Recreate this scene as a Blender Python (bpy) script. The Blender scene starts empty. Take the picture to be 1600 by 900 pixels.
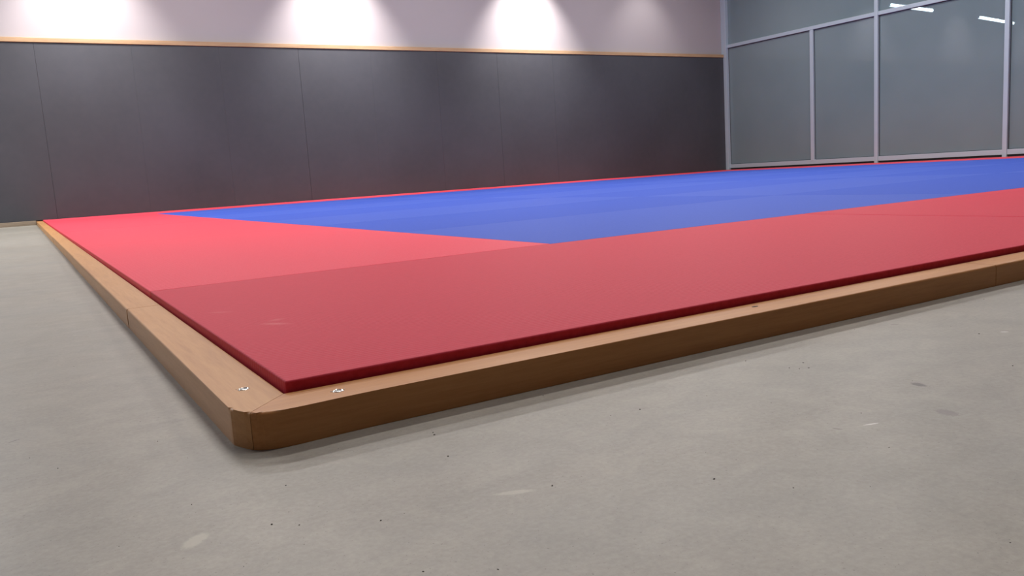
import bpy, bmesh, math, random
from mathutils import Vector, Matrix
random.seed(7)
S = bpy.context.scene
COL = S.collection

# ------------------------------------------------------------------ camera
MT = 0.0474            # top of the mats above the concrete
TT = 0.0365            # top of the timber edging above the concrete
cd = bpy.data.cameras.new('camera'); cam = bpy.data.objects.new('camera', cd); COL.objects.link(cam)
cd.sensor_width = 36.0; cd.lens = 36.0*1275.14/1600.0; cd.clip_start = 0.02; cd.clip_end = 120
Rt = Vector((0.85412649,-0.51626893,-0.06272425)); Up = Vector((0.12612731,0.08862464,0.98804735)); Fw = Vector((0.50453924,0.85182866,-0.14081227))
M = Matrix((( Rt.x,Up.x,-Fw.x),(Rt.y,Up.y,-Fw.y),(Rt.z,Up.z,-Fw.z))).to_4x4()
M.translation = Vector((-0.20977,-0.82132,0.19758+MT)); cam.matrix_world = M
S.camera = cam

# ------------------------------------------------------------------ world, exposure
w = bpy.data.worlds.new('world'); S.world = w; w.use_nodes = True
w.node_tree.nodes['Background'].inputs[0].default_value = (0.55,0.6,0.7,1)
w.node_tree.nodes['Background'].inputs[1].default_value = 0.05
S.view_settings.view_transform = 'Standard'; S.view_settings.look = 'None'
S.view_settings.gamma = 1.0; S.view_settings.use_curve_mapping = False
S.view_settings.exposure = 0.0

# ------------------------------------------------------------------ room lamps
P_LAMP = 66.0      # W, each linear ceiling lamp
P_SPOT = 470.0      # W, each wall washer
WY = 9.34          # face of the wall pads
GX = 10.25         # plane of the glazed wall
CH = 4.0           # ceiling height
LAMPS = [(x, y) for y in (0.05, 2.5, 5.0, 7.4) for x in (1.3, 4.6, 7.9)] + [(-2.4, 5.6), (-1.9, 8.0)]  # last two: unseen lamps added to brighten the far-left floor
SPOTS = [-2.25, 0.62, 3.49, 6.35, 8.5]

def area_lamp(x, y, power, sx=1.4, sy=0.14):
    l = bpy.data.lights.new('lamp_light', 'AREA'); l.shape = 'RECTANGLE'; l.size = sx; l.size_y = sy
    l.energy = power; l.color = (1.0, 0.96, 0.92)
    o = bpy.data.objects.new('lamp_light', l); COL.objects.link(o); o.location = (x, y, CH-0.105)
    return o
def spot_lamp(x, power, y=WY-0.70, z=3.30, cone=76, tilt=28):
    l = bpy.data.lights.new('spot_light', 'SPOT'); l.energy = power; l.color = (1.0, 0.955, 0.93)
    l.spot_size = math.radians(cone); l.spot_blend = 1.0; l.shadow_soft_size = 0.05
    o = bpy.data.objects.new('spot_light', l); COL.objects.link(o); o.location = (x, y, z)
    o.rotation_euler = (math.radians(tilt), 0, 0)
    return o

# ------------------------------------------------------------------ material helpers
def srgb(r, g, b):
    f = lambda c: (c/255/12.92) if c/255 <= 0.04045 else ((c/255+0.055)/1.055)**2.4
    return (f(r), f(g), f(b), 1)
class NT:
    def __init__(s, name):
        s.m = bpy.data.materials.new(name); s.m.use_nodes = True; s.t = s.m.node_tree
        s.b = s.t.nodes['Principled BSDF']; s.out = s.t.nodes['Material Output']
    def n(s, typ, **kw):
        nd = s.t.nodes.new(typ)
        for k, v in kw.items():
            if k.startswith('i_'):
                key = k[2:]; key = int(key) if key.isdigit() else key
                nd.inputs[key].default_value = v
            else: setattr(nd, k, v)
        return nd
    def l(s, a, b): s.t.links.new(a, b)
    def mapping(s, scale=(1,1,1), loc=(0,0,0), rot=(0,0,0), src='Object', vtype='POINT'):
        tc = s.n('ShaderNodeTexCoord'); mp = s.n('ShaderNodeMapping', vector_type=vtype)
        mp.inputs['Scale'].default_value = scale; mp.inputs['Location'].default_value = loc; mp.inputs['Rotation'].default_value = rot
        if src == 'World':
            g = s.n('ShaderNodeNewGeometry'); s.l(g.outputs['Position'], mp.inputs[0])
        else: s.l(tc.outputs[src], mp.inputs[0])
        return mp.outputs[0]
    def noise(s, vec, scale, detail=4, rough=0.55, dist=0):
        nd = s.n('ShaderNodeTexNoise'); nd.inputs['Scale'].default_value = scale; nd.inputs['Detail'].default_value = detail
        nd.inputs['Roughness'].default_value = rough; nd.inputs['Distortion'].default_value = dist
        s.l(vec, nd.inputs['Vector']); return nd.outputs['Fac']
    def ramp(s, fac, stops):
        r = s.n('ShaderNodeValToRGB'); e = r.color_ramp.elements
        while len(e) < len(stops): e.new(0.5)
        for el, (p, c) in zip(e, stops): el.position = p; el.color = c
        s.l(fac, r.inputs[0]); return r.outputs[0]
    def mix(s, fac, a, b, mode='MIX'):
        m = s.n('ShaderNodeMix', data_type='RGBA', blend_type=mode)
        for sock, v in ((m.inputs[0], fac), (m.inputs[6], a), (m.inputs[7], b)):
            if hasattr(v, 'is_linked'): s.l(v, sock)
            else: sock.default_value = v
        return m.outputs[2]
    def math(s, op, a, b=None, clamp=False):
        m = s.n('ShaderNodeMath', operation=op, use_clamp=clamp)
        for i, v in enumerate((a, b)):
            if v is None: continue
            if hasattr(v, 'is_linked'): s.l(v, m.inputs[i])
            else: m.inputs[i].default_value = v
        return m.outputs[0]
    def bump(s, h, strength=0.3, dist=0.001):
        b = s.n('ShaderNodeBump'); b.inputs['Strength'].default_value = strength; b.inputs['Distance'].default_value = dist
        s.l(h, b.inputs['Height']); s.l(b.outputs[0], s.b.inputs['Normal'])
    def spec(s, rough, spec=0.5):
        s.b.inputs['Roughness'].default_value = rough; s.b.inputs['Specular IOR Level'].default_value = spec
    def mark(s, col, pos, half, wid, ang, mcol, strength, src='World', edge=(0.55,1.0)):
        # a soft irregular elliptical stain lying in the surface
        v = s.mapping(src=src, vtype='TEXTURE', loc=(pos[0],pos[1],0), rot=(0,0,math.radians(ang)), scale=(half,wid,1000))
        ln = s.n('ShaderNodeVectorMath', operation='LENGTH'); s.l(v, ln.inputs[0])
        nv = s.noise(s.mapping(src=src), 380, 3)
        d = s.math('ADD', ln.outputs['Value'], s.math('MULTIPLY', s.math('SUBTRACT', nv, 0.5), 0.9))
        mr = s.n('ShaderNodeMapRange', interpolation_type='SMOOTHSTEP'); s.l(d, mr.inputs[0])
        mr.inputs[1].default_value = edge[0]; mr.inputs[2].default_value = edge[1]; mr.inputs[3].default_value = strength; mr.inputs[4].default_value = 0
        return s.mix(mr.outputs[0], col, mcol)

def mat_concrete():
    k = NT('polished_concrete'); v = k.mapping(src='World'); vs = k.mapping(src='World', scale=(1,1.3,1), rot=(0,0,0.5))
    a = k.noise(v, 1.3, 5, 0.6); b = k.noise(vs, 16, 6, 0.62, 0.6); c = k.noise(v, 190, 3, 0.7)
    col = k.ramp(a, [(0.25, srgb(138,132,120)), (0.5, srgb(148,142,129)), (0.75, srgb(154,149,139))])
    col = k.mix(0.5, col, k.ramp(b, [(0.3, srgb(128,122,110)), (0.5, srgb(147,140,128)), (0.72, srgb(168,161,147))]))
    col = k.mix(0.16, col, k.ramp(c, [(0.3, srgb(96,92,84)), (0.7, srgb(190,184,174))]))
    sp = k.noise(v, 420, 1, 0.4); sm = k.math('GREATER_THAN', sp, 0.735); col = k.mix(k.math('MULTIPLY', sm, 0.45), col, srgb(70,64,58))
    wide = k.ramp(k.noise(k.mapping(src='World', scale=(1,2.2,1)), 2.4, 3), [(0.35,(0,0,0,1)),(0.7,(1,1,1,1))])
    col = k.mix(k.math('MULTIPLY', wide, 0.18), col, srgb(136,140,138))
    for (p, h, wd, an, c_, st) in [((.566,-.326),.011,.0065,-100,srgb(84,78,76),.8), ((.499,-.397),.014,.010,-100,srgb(112,104,102),.55),
        ((.422,-.373),.009,.0016,-17,srgb(214,210,204),.9), ((.861,-.255),.006,.0022,-40,srgb(222,220,216),.9),
        ((.090,-.299),.019,.0045,-22,srgb(190,184,170),.5), ((-.244,.158),.008,.0012,35,srgb(92,88,82),.9),
        ((-.132,-.227),.016,.008,46,srgb(190,184,168),.5), ((.818,-.129),.008,.002,-30,srgb(92,86,84),.8), ((.39,-.362),.005,.0009,-60,srgb(72,66,62),.9),
        ((-.02,-.11),.04,.006,-25,srgb(128,120,112),.4), ((-.26,2.9),.30,.05,6,srgb(128,126,120),.3), ((-.32,1.9),.3,.05,12,srgb(136,132,126),.25)]:
        col = k.mark(col, p, h, wd, an, c_, st)
    k.l(col, k.b.inputs['Base Color'])
    h = k.math('ADD', k.math('MULTIPLY', b, 0.7), k.math('MULTIPLY', c, 0.3)); k.bump(h, 0.16, 0.0008)
    k.l(k.math('ADD', k.math('MULTIPLY', a, 0.15), 0.36), k.b.inputs['Roughness']); k.b.inputs['Specular IOR Level'].default_value = 0.45
    return k.m

def mat_tatami(name, base, dark, tint=1.0, scuffs=(), rough=0.55, spec=0.10, pitch=330):
    k = NT(name); v = k.mapping(); 
    warp = k.noise(v, 9, 2)
    wv = k.n('ShaderNodeTexWave', wave_type='BANDS', bands_direction='Y'); wv.inputs['Scale'].default_value = pitch/10
    wv.inputs['Distortion'].default_value = 1.2; wv.inputs['Detail'].default_value = 1.5; wv.inputs['Detail Scale'].default_value = 3.0
    k.l(v, wv.inputs['Vector'])
    fl = k.noise(k.mapping(scale=(1,7,1)), 90, 4, 0.65); big = k.noise(v, 1.6, 4); fine = k.noise(v, 900, 1)
    col = k.mix(k.ramp(fl, [(0.3,(0,0,0,1)),(0.75,(1,1,1,1))]), dark, base)
    col = k.mix(k.math('MULTIPLY', big, 0.25), col, tuple([c*0.82 for c in base[:3]])+(1,))
    col = k.mix(k.math('MULTIPLY', k.math('GREATER_THAN', k.noise(v, 210, 1), 0.76), 0.35), col, tuple([c*0.45 for c in base[:3]])+(1,))
    for (p, h, wd, an, c_, st) in scuffs: col = k.mark(col, p, h, wd, an, c_, st, edge=(0.0,1.0))
    k.l(col, k.b.inputs['Base Color'])
    hh = k.math('ADD', k.math('MULTIPLY', wv.outputs['Fac'], 0.55), k.math('ADD', k.math('MULTIPLY', fl, 0.35), k.math('MULTIPLY', fine, 0.25)))
    k.bump(hh, 0.6, 0.0006)
    k.spec(rough, spec)
    return k.m

def mat_wood(name, axis, light, mid, dark, rough=0.42, coat=0.04):
    k = NT(name); sc = (0.5,9,9) if axis == 'x' else (9,0.5,9)
    v = k.mapping(src='World', scale=sc); v2 = k.mapping(src='World', scale=tuple(3.2*c for c in sc))
    a = k.noise(v, 3.5, 5, 0.6, 0.8); b = k.noise(v2, 9, 4, 0.7, 0.3); c = k.noise(k.mapping(src='World'), 3.0, 3)
    col = k.ramp(a, [(0.28, dark), (0.48, mid), (0.72, light)])
    col = k.mix(0.28, col, k.ramp(b, [(0.35, dark), (0.6, light)]))
    col = k.mix(k.math('MULTIPLY', c, 0.12), col, srgb(186,160,132))
    k.l(col, k.b.inputs['Base Color']); k.bump(b, 0.3, 0.0005); k.spec(rough, 0.28)
    k.b.inputs['Coat Weight'].default_value = coat; k.b.inputs['Coat Roughness'].default_value = 0.25
    return k.m

def mat_vinyl():
    k = NT('charcoal_vinyl'); v = k.mapping(src='World')
    a = k.noise(v, 1.1, 4); b = k.noise(v, 260, 3, 0.6); c = k.noise(v, 14, 4, 0.6)
    col = k.ramp(a, [(0.3, srgb(50,52,58)), (0.7, srgb(58,60,67))]); col = k.mix(k.math('MULTIPLY', c, 0.18), col, srgb(96,92,92))
    k.l(col, k.b.inputs['Base Color']); k.bump(k.math('ADD', k.math('MULTIPLY', b, 0.5), c), 0.18, 0.0012); k.spec(0.5, 0.45)
    return k.m
def mat_plain(name, col, rough=0.6, spec=0.4, metal=0.0, nz=0.06, scale=6, bump=0.1):
    k = NT(name); v = k.mapping(src='World'); a = k.noise(v, scale, 4)
    k.l(k.mix(k.math('MULTIPLY', a, nz*2), col, tuple(c*0.8 for c in col[:3])+(1,)), k.b.inputs['Base Color'])
    k.bump(k.noise(v, scale*30, 3), bump, 0.0008); k.spec(rough, spec); k.b.inputs['Metallic'].default_value = metal
    return k.m
def mat_glass():
    # tinted pane with a thin grey film: part clear, part diffuse, mirror-smooth face
    k = NT('tinted_film_glass'); k.t.nodes.remove(k.b)
    tr = k.n('ShaderNodeBsdfTransparent'); tr.inputs[0].default_value = (0.72,0.80,0.84,1)
    df = k.n('ShaderNodeBsdfDiffuse'); a = k.noise(k.mapping(src='World'), 0.8, 3)
    k.l(k.ramp(a, [(0.3, srgb(128,146,152)), (0.7, srgb(138,155,160))]), df.inputs[0])
    gl = k.n('ShaderNodeBsdfGlossy'); gl.inputs['Roughness'].default_value = 0.06; gl.inputs[0].default_value = (0.9,0.95,1,1)
    m1 = k.n('ShaderNodeMixShader'); m1.inputs[0].default_value = 0.62; k.l(tr.outputs[0], m1.inputs[1]); k.l(df.outputs[0], m1.inputs[2])
    fr = k.n('ShaderNodeFresnel'); fr.inputs[0].default_value = 1.5
    m2 = k.n('ShaderNodeMixShader'); k.l(k.math('MULTIPLY', fr.outputs[0], 0.55), m2.inputs[0]); k.l(m1.outputs[0], m2.inputs[1]); k.l(gl.outputs[0], m2.inputs[2])
    k.l(m2.outputs[0], k.out.inputs[0]); return k.m
def mat_emit(name, col, st):
    k = NT(name); k.b.inputs['Emission Color'].default_value = col; k.b.inputs['Emission Strength'].default_value = st
    k.b.inputs['Base Color'].default_value = (0.8,0.8,0.8,1); return k.m

# ------------------------------------------------------------------ mesh helpers
def link(name, bm, m, parent=None, bevel=0, seg=2, smooth=False, origin=None):
    if origin is not None: bmesh.ops.translate(bm, verts=bm.verts, vec=-Vector(origin))
    bmesh.ops.recalc_face_normals(bm, faces=bm.faces)
    me = bpy.data.meshes.new(name); bm.to_mesh(me); bm.free()
    if smooth:
        for p in me.polygons: p.use_smooth = True
    if m: me.materials.append(m)
    o = bpy.data.objects.new(name, me); COL.objects.link(o)
    if origin is not None: o.location = origin
    if bevel:
        b = o.modifiers.new('bevel', 'BEVEL'); b.width = bevel; b.segments = seg; b.limit_method = 'ANGLE'; b.angle_limit = math.radians(40)
    if parent: o.parent = parent; o.location = Vector(o.location)-parent.location
    return o
def box(bm, x0, x1, y0, y1, z0, z1):
    vs = [bm.verts.new(p) for p in ((x0,y0,z0),(x1,y0,z0),(x1,y1,z0),(x0,y1,z0),(x0,y0,z1),(x1,y0,z1),(x1,y1,z1),(x0,y1,z1))]
    for f in ((0,3,2,1),(4,5,6,7),(0,1,5,4),(1,2,6,5),(2,3,7,6),(3,0,4,7)): bm.faces.new([vs[i] for i in f])
    return bm
def B(*a): return box(bmesh.new(), *a)
def prism(pts, z0, z1):
    bm = bmesh.new(); lo = [bm.verts.new((x,y,z0)) for x,y in pts]; hi = [bm.verts.new((x,y,z1)) for x,y in pts]
    bm.faces.new(lo[::-1]); bm.faces.new(hi); n = len(pts)
    for i in range(n): bm.faces.new((lo[i], lo[(i+1)%n], hi[(i+1)%n], hi[i]))
    return bm
def tag(o, label, cat, group=None):
    o['label'] = label; o['category'] = cat
    if group: o['group'] = group
    return o
def struct(o): o['kind'] = 'structure'; return o
def empty(name, loc):
    o = bpy.data.objects.new(name, None); COL.objects.link(o); o.location = loc; o.empty_display_size = 0.1; return o

# ------------------------------------------------------------------ materials
CONC = mat_concrete()
SC = srgb(216,140,140)
RED_BASE, RED_DARK = srgb(206,60,78), srgb(186,47,64)
RED_CORNER = mat_tatami('red_mat_near_corner', RED_BASE, RED_DARK, scuffs=[((.089,.366),.035,.012,-50,SC,.35), ((.052,.559),.03,.008,-40,SC,.3), ((.10,.40),.02,.012,20,SC,.25)])
RED = mat_tatami('red_mat', RED_BASE, RED_DARK)
RED_SIDE = mat_tatami('red_mat_painted_sheen', srgb(228,80,97), srgb(214,64,80), rough=0.5, pitch=300)  # lighter red base paints in the sheen of mats with turned grain
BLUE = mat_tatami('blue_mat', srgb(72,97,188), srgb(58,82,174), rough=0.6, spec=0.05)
BLUE_B = mat_tatami('blue_mat_pale', srgb(75,100,190), srgb(61,85,176), rough=0.55, spec=0.06)  # slightly lighter blue for every other mat
WOODX = mat_wood('beech_along_front', 'x', srgb(200,142,84), srgb(188,128,70), srgb(168,108,54))
WOODY = mat_wood('beech_along_side', 'y', srgb(202,150,94), srgb(192,138,82), srgb(174,120,68))
TRIMW = mat_wood('pine_trim', 'x', srgb(176,148,116), srgb(160,130,98), srgb(138,108,80), rough=0.5, coat=0)
VINYL = mat_vinyl()
DULLW = mat_wood('raw_skirting_wood', 'x', srgb(140,126,110), srgb(120,108,94), srgb(98,88,76), rough=0.8, coat=0)
PLASTER = mat_plain('white_plaster', srgb(158,151,153), 0.85, 0.2)
CEIL = mat_plain('grey_ceiling', srgb(150,150,152), 0.9, 0.1)
SIDEW = mat_plain('pale_wall_paint', srgb(178,175,172), 0.85, 0.2)
ALU = mat_plain('grey_aluminium', srgb(172,186,198), 0.42, 0.5, 0.25, 0.04)
GASKET = mat_plain('black_gasket', srgb(38,42,48), 0.6)
GLASS = mat_glass()
HALLW = mat_plain('dark_hall_paint', srgb(92,96,104), 0.9, 0.1)
STEEL = mat_plain('screw_steel', srgb(205,205,200), 0.22, 0.6, 1.0, 0.02)
HOLE = mat_plain('dark_screw_hole', srgb(60,42,30), 0.8)
LAMPM = mat_emit('lamp_tube', (0.92,0.97,1,1), 26.0)
WHITEM = mat_plain('white_enamel', srgb(225,225,225), 0.4)

# ------------------------------------------------------------------ setting: floor, ceiling, walls
X0, Y0 = -4.2, -5.2
struct(link('floor', B(X0, GX+0.05, Y0, WY+0.05, -0.2, 0), CONC))
struct(link('ceiling', B(X0, GX+0.1, Y0, WY+0.25, CH, CH+0.15), CEIL))
struct(link('wall_left', B(X0-0.15, X0, Y0, WY+0.25, 0, CH), SIDEW))
struct(link('wall_front', B(X0-0.15, GX+0.1, Y0-0.15, Y0, 0, CH), SIDEW))
wall = struct(link('wall_back', B(X0, GX+0.06, WY+0.045, WY+0.25, 0, CH), PLASTER))
# wall pads, 0.943 m apart; some seams stand a little open
PZ0, PZ1 = MT+0.001, 1.858+MT
seams = [0.144+0.9425*k for k in range(-5, 11)]
wide = {6:0.0018, 9:0.0026, 12:0.0022, 13:0.0016, 11:0.0009}
edges = [X0+0.002]+[s for s in seams if s < 10.0]+[10.198]
pad = None
for i in range(len(edges)-1):
    a, b = edges[i], edges[i+1]
    ga = wide.get(i, 0.0004)/2; gb = wide.get(i+1, 0.0004)/2
    struct_pad = link('wall_pad', B(a+ga, b-gb, WY, WY+0.044, PZ0, PZ1), VINYL, wall, bevel=0.0005, origin=((a+b)/2, WY+0.02, (PZ0+PZ1)/2))
struct(link('trim_1', B(X0+0.002, 10.198, WY-0.012, WY+0.044, PZ1+0.004, PZ1+0.052), TRIMW, bevel=0.003))
struct(link('baseboard_back', B(X0+0.002, -0.0635, WY-0.045, WY+0.044, 0, PZ0-0.002), DULLW, bevel=0.003))

# ------------------------------------------------------------------ setting: glazed wall
gw = empty('window_1', (GX, 4.0, 0)); struct(gw)
PW = 0.056; GZ0, GZ1 = 0.069+0.062, CH
YC = WY-0.03
def gpart(name, bm, m, bev=0.003): return link(name, bm, m, gw, bevel=bev, origin=tuple(Vector((GX,4.0,0))))
gpart('corner_post', B(GX-0.05, GX+0.05, WY-0.062, WY+0.044, 0, CH), ALU)
posts_full = [6.505, 4.745, 1.9, -0.9, -3.2]
for y in posts_full: gpart('post', B(GX-0.028, GX+0.05, y-PW/2, y+PW/2, 0, CH), ALU)
gpart('sub_post', B(GX-0.026, GX+0.05, 7.585-0.03, 7.585+0.03, 0.12, 2.055), ALU)
TZ = 2.037+MT; TB = TZ-0.028; TC = TZ+0.024
cols = [WY-0.062]+[p for p in posts_full]+[Y0]
for i in range(len(cols)-1):
    ya, yb = cols[i+1]+(PW/2 if i+1 < len(cols)-1 else 0), cols[i]-(PW/2 if i else 0)
    gpart('transom', B(GX-0.022, GX+0.045, ya, yb, TB, TC), ALU)
    gpart('bottom_rail', B(GX-0.022, GX+0.045, ya, yb, 0.072, 0.072+0.064), ALU)
    gpart('sill', B(GX+0.004, GX+0.04, ya, yb, 0, 0.072), GASKET, 0)
    gpart('upper_pane', B(GX+0.010, GX+0.022, ya+0.002, yb-0.002, TC+0.001, CH-0.001), GLASS, 0)
    bays = [(ya, yb)] if i else [(ya, 7.585-0.03), (7.585+0.03, yb)]
    for (a, b) in bays:
        gpart('pane', B(GX+0.010, GX+0.022, a+0.006, b-0.006, 0.142, TB-0.006), GLASS, 0)
        bm = bmesh.new()
        box(bm, GX+0.006, GX+0.026, a, a+0.007, 0.137, TB); box(bm, GX+0.006, GX+0.026, b-0.007, b, 0.137, TB)
        box(bm, GX+0.006, GX+0.026, a+0.007, b-0.007, TB-0.007, TB); box(bm, GX+0.006, GX+0.026, a+0.007, b-0.007, 0.136, 0.143)
        gpart('gasket', bm, GASKET, 0)

# the dim hall behind the glass, with its own two ceiling tubes
struct(link('floor_hall', B(GX+0.05, 34, -6, 20, -0.2, 0), HALLW))
struct(link('ceiling_hall', B(GX+0.1, 34, -6, 20, CH, CH+0.15), HALLW))
struct(link('wall_hall', B(34, 34.2, -6, 20, 0, CH), HALLW))
struct(link('wall_hall_back', B(GX+0.06, 34, 19.8, 20, 0, CH), HALLW))
struct(link('wall_hall_front', B(GX+0.1, 34, -6.2, -6, 0, CH), HALLW))
def tube_lamp(name, a, b, z, label):
    a = Vector((a[0],a[1],z)); b = Vector((b[0],b[1],z)); d = (b-a); L = d.length; mid = (a+b)/2
    ang = math.atan2(d.y, d.x)
    t = empty(name, mid); t.rotation_euler = (0,0,ang)
    bm = bmesh.new(); bmesh.ops.create_cone(bm, cap_ends=True, segments=16, radius1=0.032, radius2=0.032, depth=L, matrix=Matrix.Rotation(math.pi/2,4,'Y'))
    o = link('tube', bm, LAMPM, smooth=True); o.parent = t
    o = link('housing', B(-L/2-0.05, L/2+0.05, -0.05, 0.05, 0.03, 0.09), WHITEM, bevel=0.004); o.parent = t
    for sx in (-L/2+0.2, L/2-0.2):
        o = link('hanger', B(sx-0.004, sx+0.004, -0.004, 0.004, 0.09, CH-z), STEEL); o.parent = t
    for sx in (-1, 1):
        o = link('lamp_holder', B(min(sx*L/2, sx*(L/2+0.03)), max(sx*L/2, sx*(L/2+0.03)), -0.025, 0.025, -0.025, 0.031), WHITEM, bevel=0.003); o.parent = t
    return tag(t, label, 'lamp', 'tube lamps beyond the glass wall')
zl = 3.5+MT
tube_lamp('hall_tube_lamp', (17.84,11.49), (19.82,11.68), zl, 'bright hall tube lamp seen through glass nearest the tall post')
tube_lamp('hall_tube_lamp', (22.41,11.99), (24.84,12.37), zl, 'bright hall tube lamp seen through glass at far right behind slim post')

# ------------------------------------------------------------------ timber edging round the mats
FR = empty('platform_edging', (0, 0, 0)); tag(FR, 'low varnished timber edging framing the judo mats on the concrete', 'edging')
W = 0.0602; XE, YE = 10.13, 9.33
def board(pts, m, outer=(0,2)):
    # outer = the plan edges that are long free edges: only their top arrises are rounded
    bm = prism(pts, 0.0, TT); n = len(pts); sel = []
    for e in bm.edges:
        a, b = e.verts
        if a.co.z > TT-1e-5 and b.co.z > TT-1e-5:
            for k in outer:
                p, q = pts[k], pts[(k+1) % n]
                if {(round(a.co.x,6),round(a.co.y,6)),(round(b.co.x,6),round(b.co.y,6))} == {(round(p[0],6),round(p[1],6)),(round(q[0],6),round(q[1],6))}: sel.append(e)
    bmesh.ops.bevel(bm, geom=sel, offset=0.0036, segments=4, affect='EDGES', profile=0.5, clamp_overlap=True)
    return link('board', bm, m, FR)
g = 0.0004
# near corner: mitred, outer corner sawn off and rounded
side_c = [(-0.001,-0.0012),(-0.001,0.845),(-W,0.845),(-W,-0.016),(-0.0598,-0.0215),(-0.0580,-0.0275),(-0.0550,-0.0360),(-0.0518,-0.0440),(-0.0484,-0.0508)]
front_c = [(-0.0006,-0.0016),(-0.0480,-0.0512),(-0.0435,-0.0555),(-0.038,-0.0592),(-0.030,-0.0620),(-0.020,-0.0636),(-0.006,-0.0640),(0.012,-0.0632),(0.035,-0.0618),(0.075,-0.0605),(1.199,-W),(1.199,-0.002)]
b_side = board(side_c, WOODY, (0,2,3,4,5,6,7)); b_front = board(front_c, WOODX, (1,2,3,4,5,6,7,8,9,11))
ys = [0.8462, 2.60, 4.6, 6.6, YE]
for i in range(4):
    dx = (0.0008, -0.0004, 0.0006, 0)[i]
    board([(-0.001,ys[i]+g*2),(-0.001,ys[i+1]-g),(-W-dx,ys[i+1]-g),(-W-dx,ys[i]+g*2)], WOODY)
xs = [1.2, 3.2, 5.2, 7.2, 9.2, XE+W]
for i in range(5): board([(xs[i]+g,-W),(xs[i+1]-g,-W),(xs[i+1]-g,-0.002),(xs[i]+g,-0.002)], WOODX)
yr = [0, 2.2, 4.4, 6.6, YE]
for i in range(4): board([(XE+0.001,yr[i]+g),(XE+W,yr[i]+g),(XE+W,yr[i+1]-g),(XE+0.001,yr[i+1]-g)], WOODY)
def screw(x, y, par, r=0.0044, chips=True):
    bm = bmesh.new()
    # countersunk ring, dished head with a cross recess
    N = 24; prof = [(r*1.25,TT+0.0001),(r*1.12,TT+0.0006),(r,TT+0.0002),(r*0.8,TT+0.0005),(r*0.35,TT+0.0007)]
    rings = [[bm.verts.new((x+pr*math.cos(2*math.pi*i/N), y+pr*math.sin(2*math.pi*i/N), pz)) for i in range(N)] for pr, pz in prof]
    for a, b in zip(rings, rings[1:]):
        for i in range(N): bm.faces.new((a[i], a[(i+1)%N], b[(i+1)%N], b[i]))
    bm.faces.new(rings[-1])
    for k in range(2):
        s = r*0.55, r*0.1
        dx, dy = (s if k == 0 else s[::-1]); box(bm, x-dx, x+dx, y-dy, y+dy, TT+0.0004, TT+0.0012)
    link('screw', bm, STEEL, par)
    if chips:
        bm = bmesh.new()
        for j in range(9):
            a = random.uniform(0, 6.28); q = r*random.uniform(1.15, 1.9); cx, cy = x+q*math.cos(a), y+q*math.sin(a)
            m = Matrix.Translation((cx, cy, TT+0.0003)) @ Matrix.Diagonal((random.uniform(.5,1.2), random.uniform(.4,.9), .5, 1))
            bmesh.ops.create_icosphere(bm, subdivisions=1, radius=0.0008, matrix=m)
        o = link('splinters', bm, WHITEM, par); o['kind'] = 'stuff'
screw(-0.0310, 0.047, b_side); screw(0.044, -0.035, b_front)
bm = prism([(0.656+0.0058*math.cos(t)-0.0, -0.024+0.0028*math.sin(t)) for t in [2*math.pi*i/18 for i in range(18)]], TT-0.001, TT+0.0003)
link('screw_hole', bm, HOLE, b_front)

# ------------------------------------------------------------------ judo mats
mesh_cache = {}
def mat_piece(x0, x1, y0, y1, m, label, name, group, along='x'):
    gap = 0.0013; lx, ly = x1-x0-2*gap, y1-y0-2*gap
    if along == 'y': lx, ly = ly, lx
    key = (round(lx,4), round(ly,4), m.name)
    if key not in mesh_cache:
        bm = B(-lx/2, lx/2, -ly/2, ly/2, 0, MT)
        vert = [e for e in bm.edges if abs(e.verts[0].co.z-e.verts[1].co.z) > 0.01]
        bmesh.ops.bevel(bm, geom=vert, offset=0.003, segments=3, affect='EDGES', profile=0.5)
        top = [e for e in bm.edges if all(v.co.z > MT-0.0001 for v in e.verts)]
        bmesh.ops.bevel(bm, geom=top, offset=0.0024, segments=4, affect='EDGES', profile=0.5)
        bmesh.ops.recalc_face_normals(bm, faces=bm.faces)
        me = bpy.data.meshes.new(name); bm.to_mesh(me); bm.free(); me.materials.append(m); mesh_cache[key] = me
    o = bpy.data.objects.new(name, mesh_cache[key]); COL.objects.link(o)
    o.location = ((x0+x1)/2, (y0+y1)/2, random.uniform(-0.0, 0.0003))
    if along == 'y': o.rotation_euler = (0,0,math.pi/2)
    return tag(o, label, 'mat', group)
GR, GB = 'red border mats', 'blue mats of the central field'
EY, EX = YE, XE
YB = 8.27; XB = 9.12
fx = [0, 2, 4, 6, 8, EX]
fl = ['dark red judo mat at the nearest corner inside the mitred timber edging', 'red judo mat beyond the crisp seam at right of the front border',
      'red judo mat third along the front border from the near corner', 'red judo mat fourth along the front border from the near corner', 'red judo mat at the glass wall end of the front border']
for i in range(5): mat_piece(fx[i]+(0.003 if i else 0), fx[i+1]-0.002, 0, 1, RED_CORNER if i == 0 else RED, fl[i], 'red_judo_mat', GR)
fy = [1, 3, 5, 7, YB]
ll = ['bright red left border mat directly behind the dark corner mat', 'second bright red mat behind the corner mat along the left timber edge',
      'third red mat behind the corner mat along the left timber edge', 'short red left border mat just before the back row']
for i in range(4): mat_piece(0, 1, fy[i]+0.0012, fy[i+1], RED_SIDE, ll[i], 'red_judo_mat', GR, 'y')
bx = [0, 2, 4, 6, 8, EX]
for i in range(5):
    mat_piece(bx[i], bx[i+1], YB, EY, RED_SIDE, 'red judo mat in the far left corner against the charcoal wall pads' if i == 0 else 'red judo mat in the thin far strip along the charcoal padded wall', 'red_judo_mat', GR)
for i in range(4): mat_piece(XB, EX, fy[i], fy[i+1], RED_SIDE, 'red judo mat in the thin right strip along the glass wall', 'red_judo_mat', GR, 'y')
gx = [1, 3, 5, 7, XB]; gy = [1, 2, 3, 4, 5, 6, 7, YB]
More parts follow.
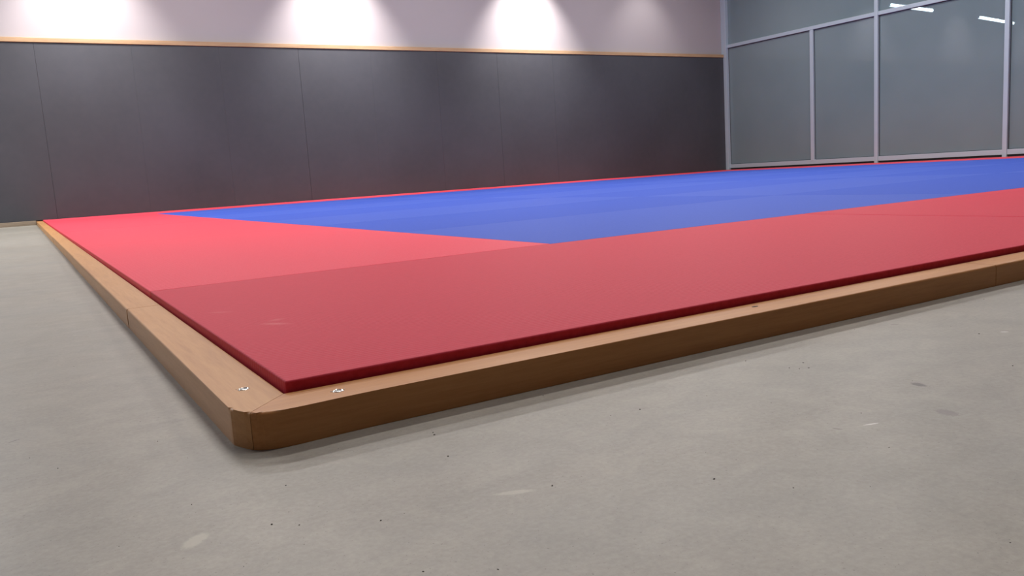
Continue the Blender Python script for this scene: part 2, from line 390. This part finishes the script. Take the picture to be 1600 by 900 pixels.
for j in range(7):
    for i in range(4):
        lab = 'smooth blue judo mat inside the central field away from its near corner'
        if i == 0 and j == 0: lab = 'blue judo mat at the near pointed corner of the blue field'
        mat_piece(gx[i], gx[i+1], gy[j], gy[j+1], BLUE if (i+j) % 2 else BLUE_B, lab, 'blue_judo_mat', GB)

# ------------------------------------------------------------------ lamps of the room (above the frame)
for n, (x, y) in enumerate(LAMPS):
    t = empty('ceiling_lamp', (x, y, CH)); tag(t, 'linear white ceiling lamp over the room, out of view', 'lamp', 'linear ceiling lamps')
    o = link('housing', B(-0.75, 0.75, -0.09, 0.09, -0.1, 0), WHITEM, bevel=0.005); o.parent = t
    l = area_lamp(x, y, P_LAMP*(2.0 if x < 0 else (0.55,0.35,0.3)[int(x/3.3)] if y < 1 else (1.05,0.75,0.7)[int(x/3.3)] if y < 3 else 1.0))
    if x < 0: l.data.color = (0.93, 0.97, 1.0); l.parent = t; l.location = (0,0,-0.104)
for n, x in enumerate(SPOTS):
    t = empty('ceiling_spotlight', (x, WY-0.70, CH)); tag(t, 'small white wall washing spotlight hung near the back wall', 'lamp', 'wall washing spotlights')
    o = link('stem', B(-0.012, 0.012, -0.012, 0.012, -0.5, 0), WHITEM); o.parent = t
    bm = bmesh.new(); bmesh.ops.create_cone(bm, cap_ends=True, segments=24, radius1=0.07, radius2=0.05, depth=0.1, matrix=Matrix.Translation((0,0,-0.54)))
    o = link('lamp_head', bm, WHITEM, smooth=False); o.parent = t
    spot_lamp(x, P_SPOT*(0.8 if x < 1 else 1.0) if x < 8 else P_SPOT*0.10)

# ------------------------------------------------------------------ grit on the concrete
bm = bmesh.new()
pts = [(0.087,-0.191,.0009),(0.106,-0.121,.0008),(0.104,-0.128,.0009),(-0.013,-0.281,.0008),(0.3,-0.198,.001),(0.224,-0.377,.0009),(0.12,-0.307,.0008),(-0.08,-0.235,.0009),
       (0.53,-0.19,.0008),(0.535,-0.2,.0007),(0.545,-0.205,.0008),(0.56,-0.185,.0008),(0.83,-0.24,.001),(0.7,-0.35,.001)]
for i in range(170):
    r = random.uniform(0.35, 2.6); a = random.uniform(-12, 95); x = -0.21+r*math.cos(math.radians(a)); y = -0.82+r*math.sin(math.radians(a))
    if x > -0.09 and y > -0.085: continue
    pts.append((x, y, random.choice((.0003,.0003,.0004,.0005))*(1+r*0.3)))
for x, y, r in pts:
    m = Matrix.Translation((x, y, r*0.3)) @ Matrix.Rotation(random.uniform(0,3),4,'Z') @ Matrix.Diagonal((random.uniform(.8,1.6), .9, .55, 1))
    bmesh.ops.create_icosphere(bm, subdivisions=1, radius=r, matrix=m)
gr = link('floor_grit', bm, mat_plain('grit', srgb(70,62,54), 0.8)); gr['kind'] = 'stuff'
tag(gr, 'tiny dark grit specks scattered over the concrete floor', 'grit')
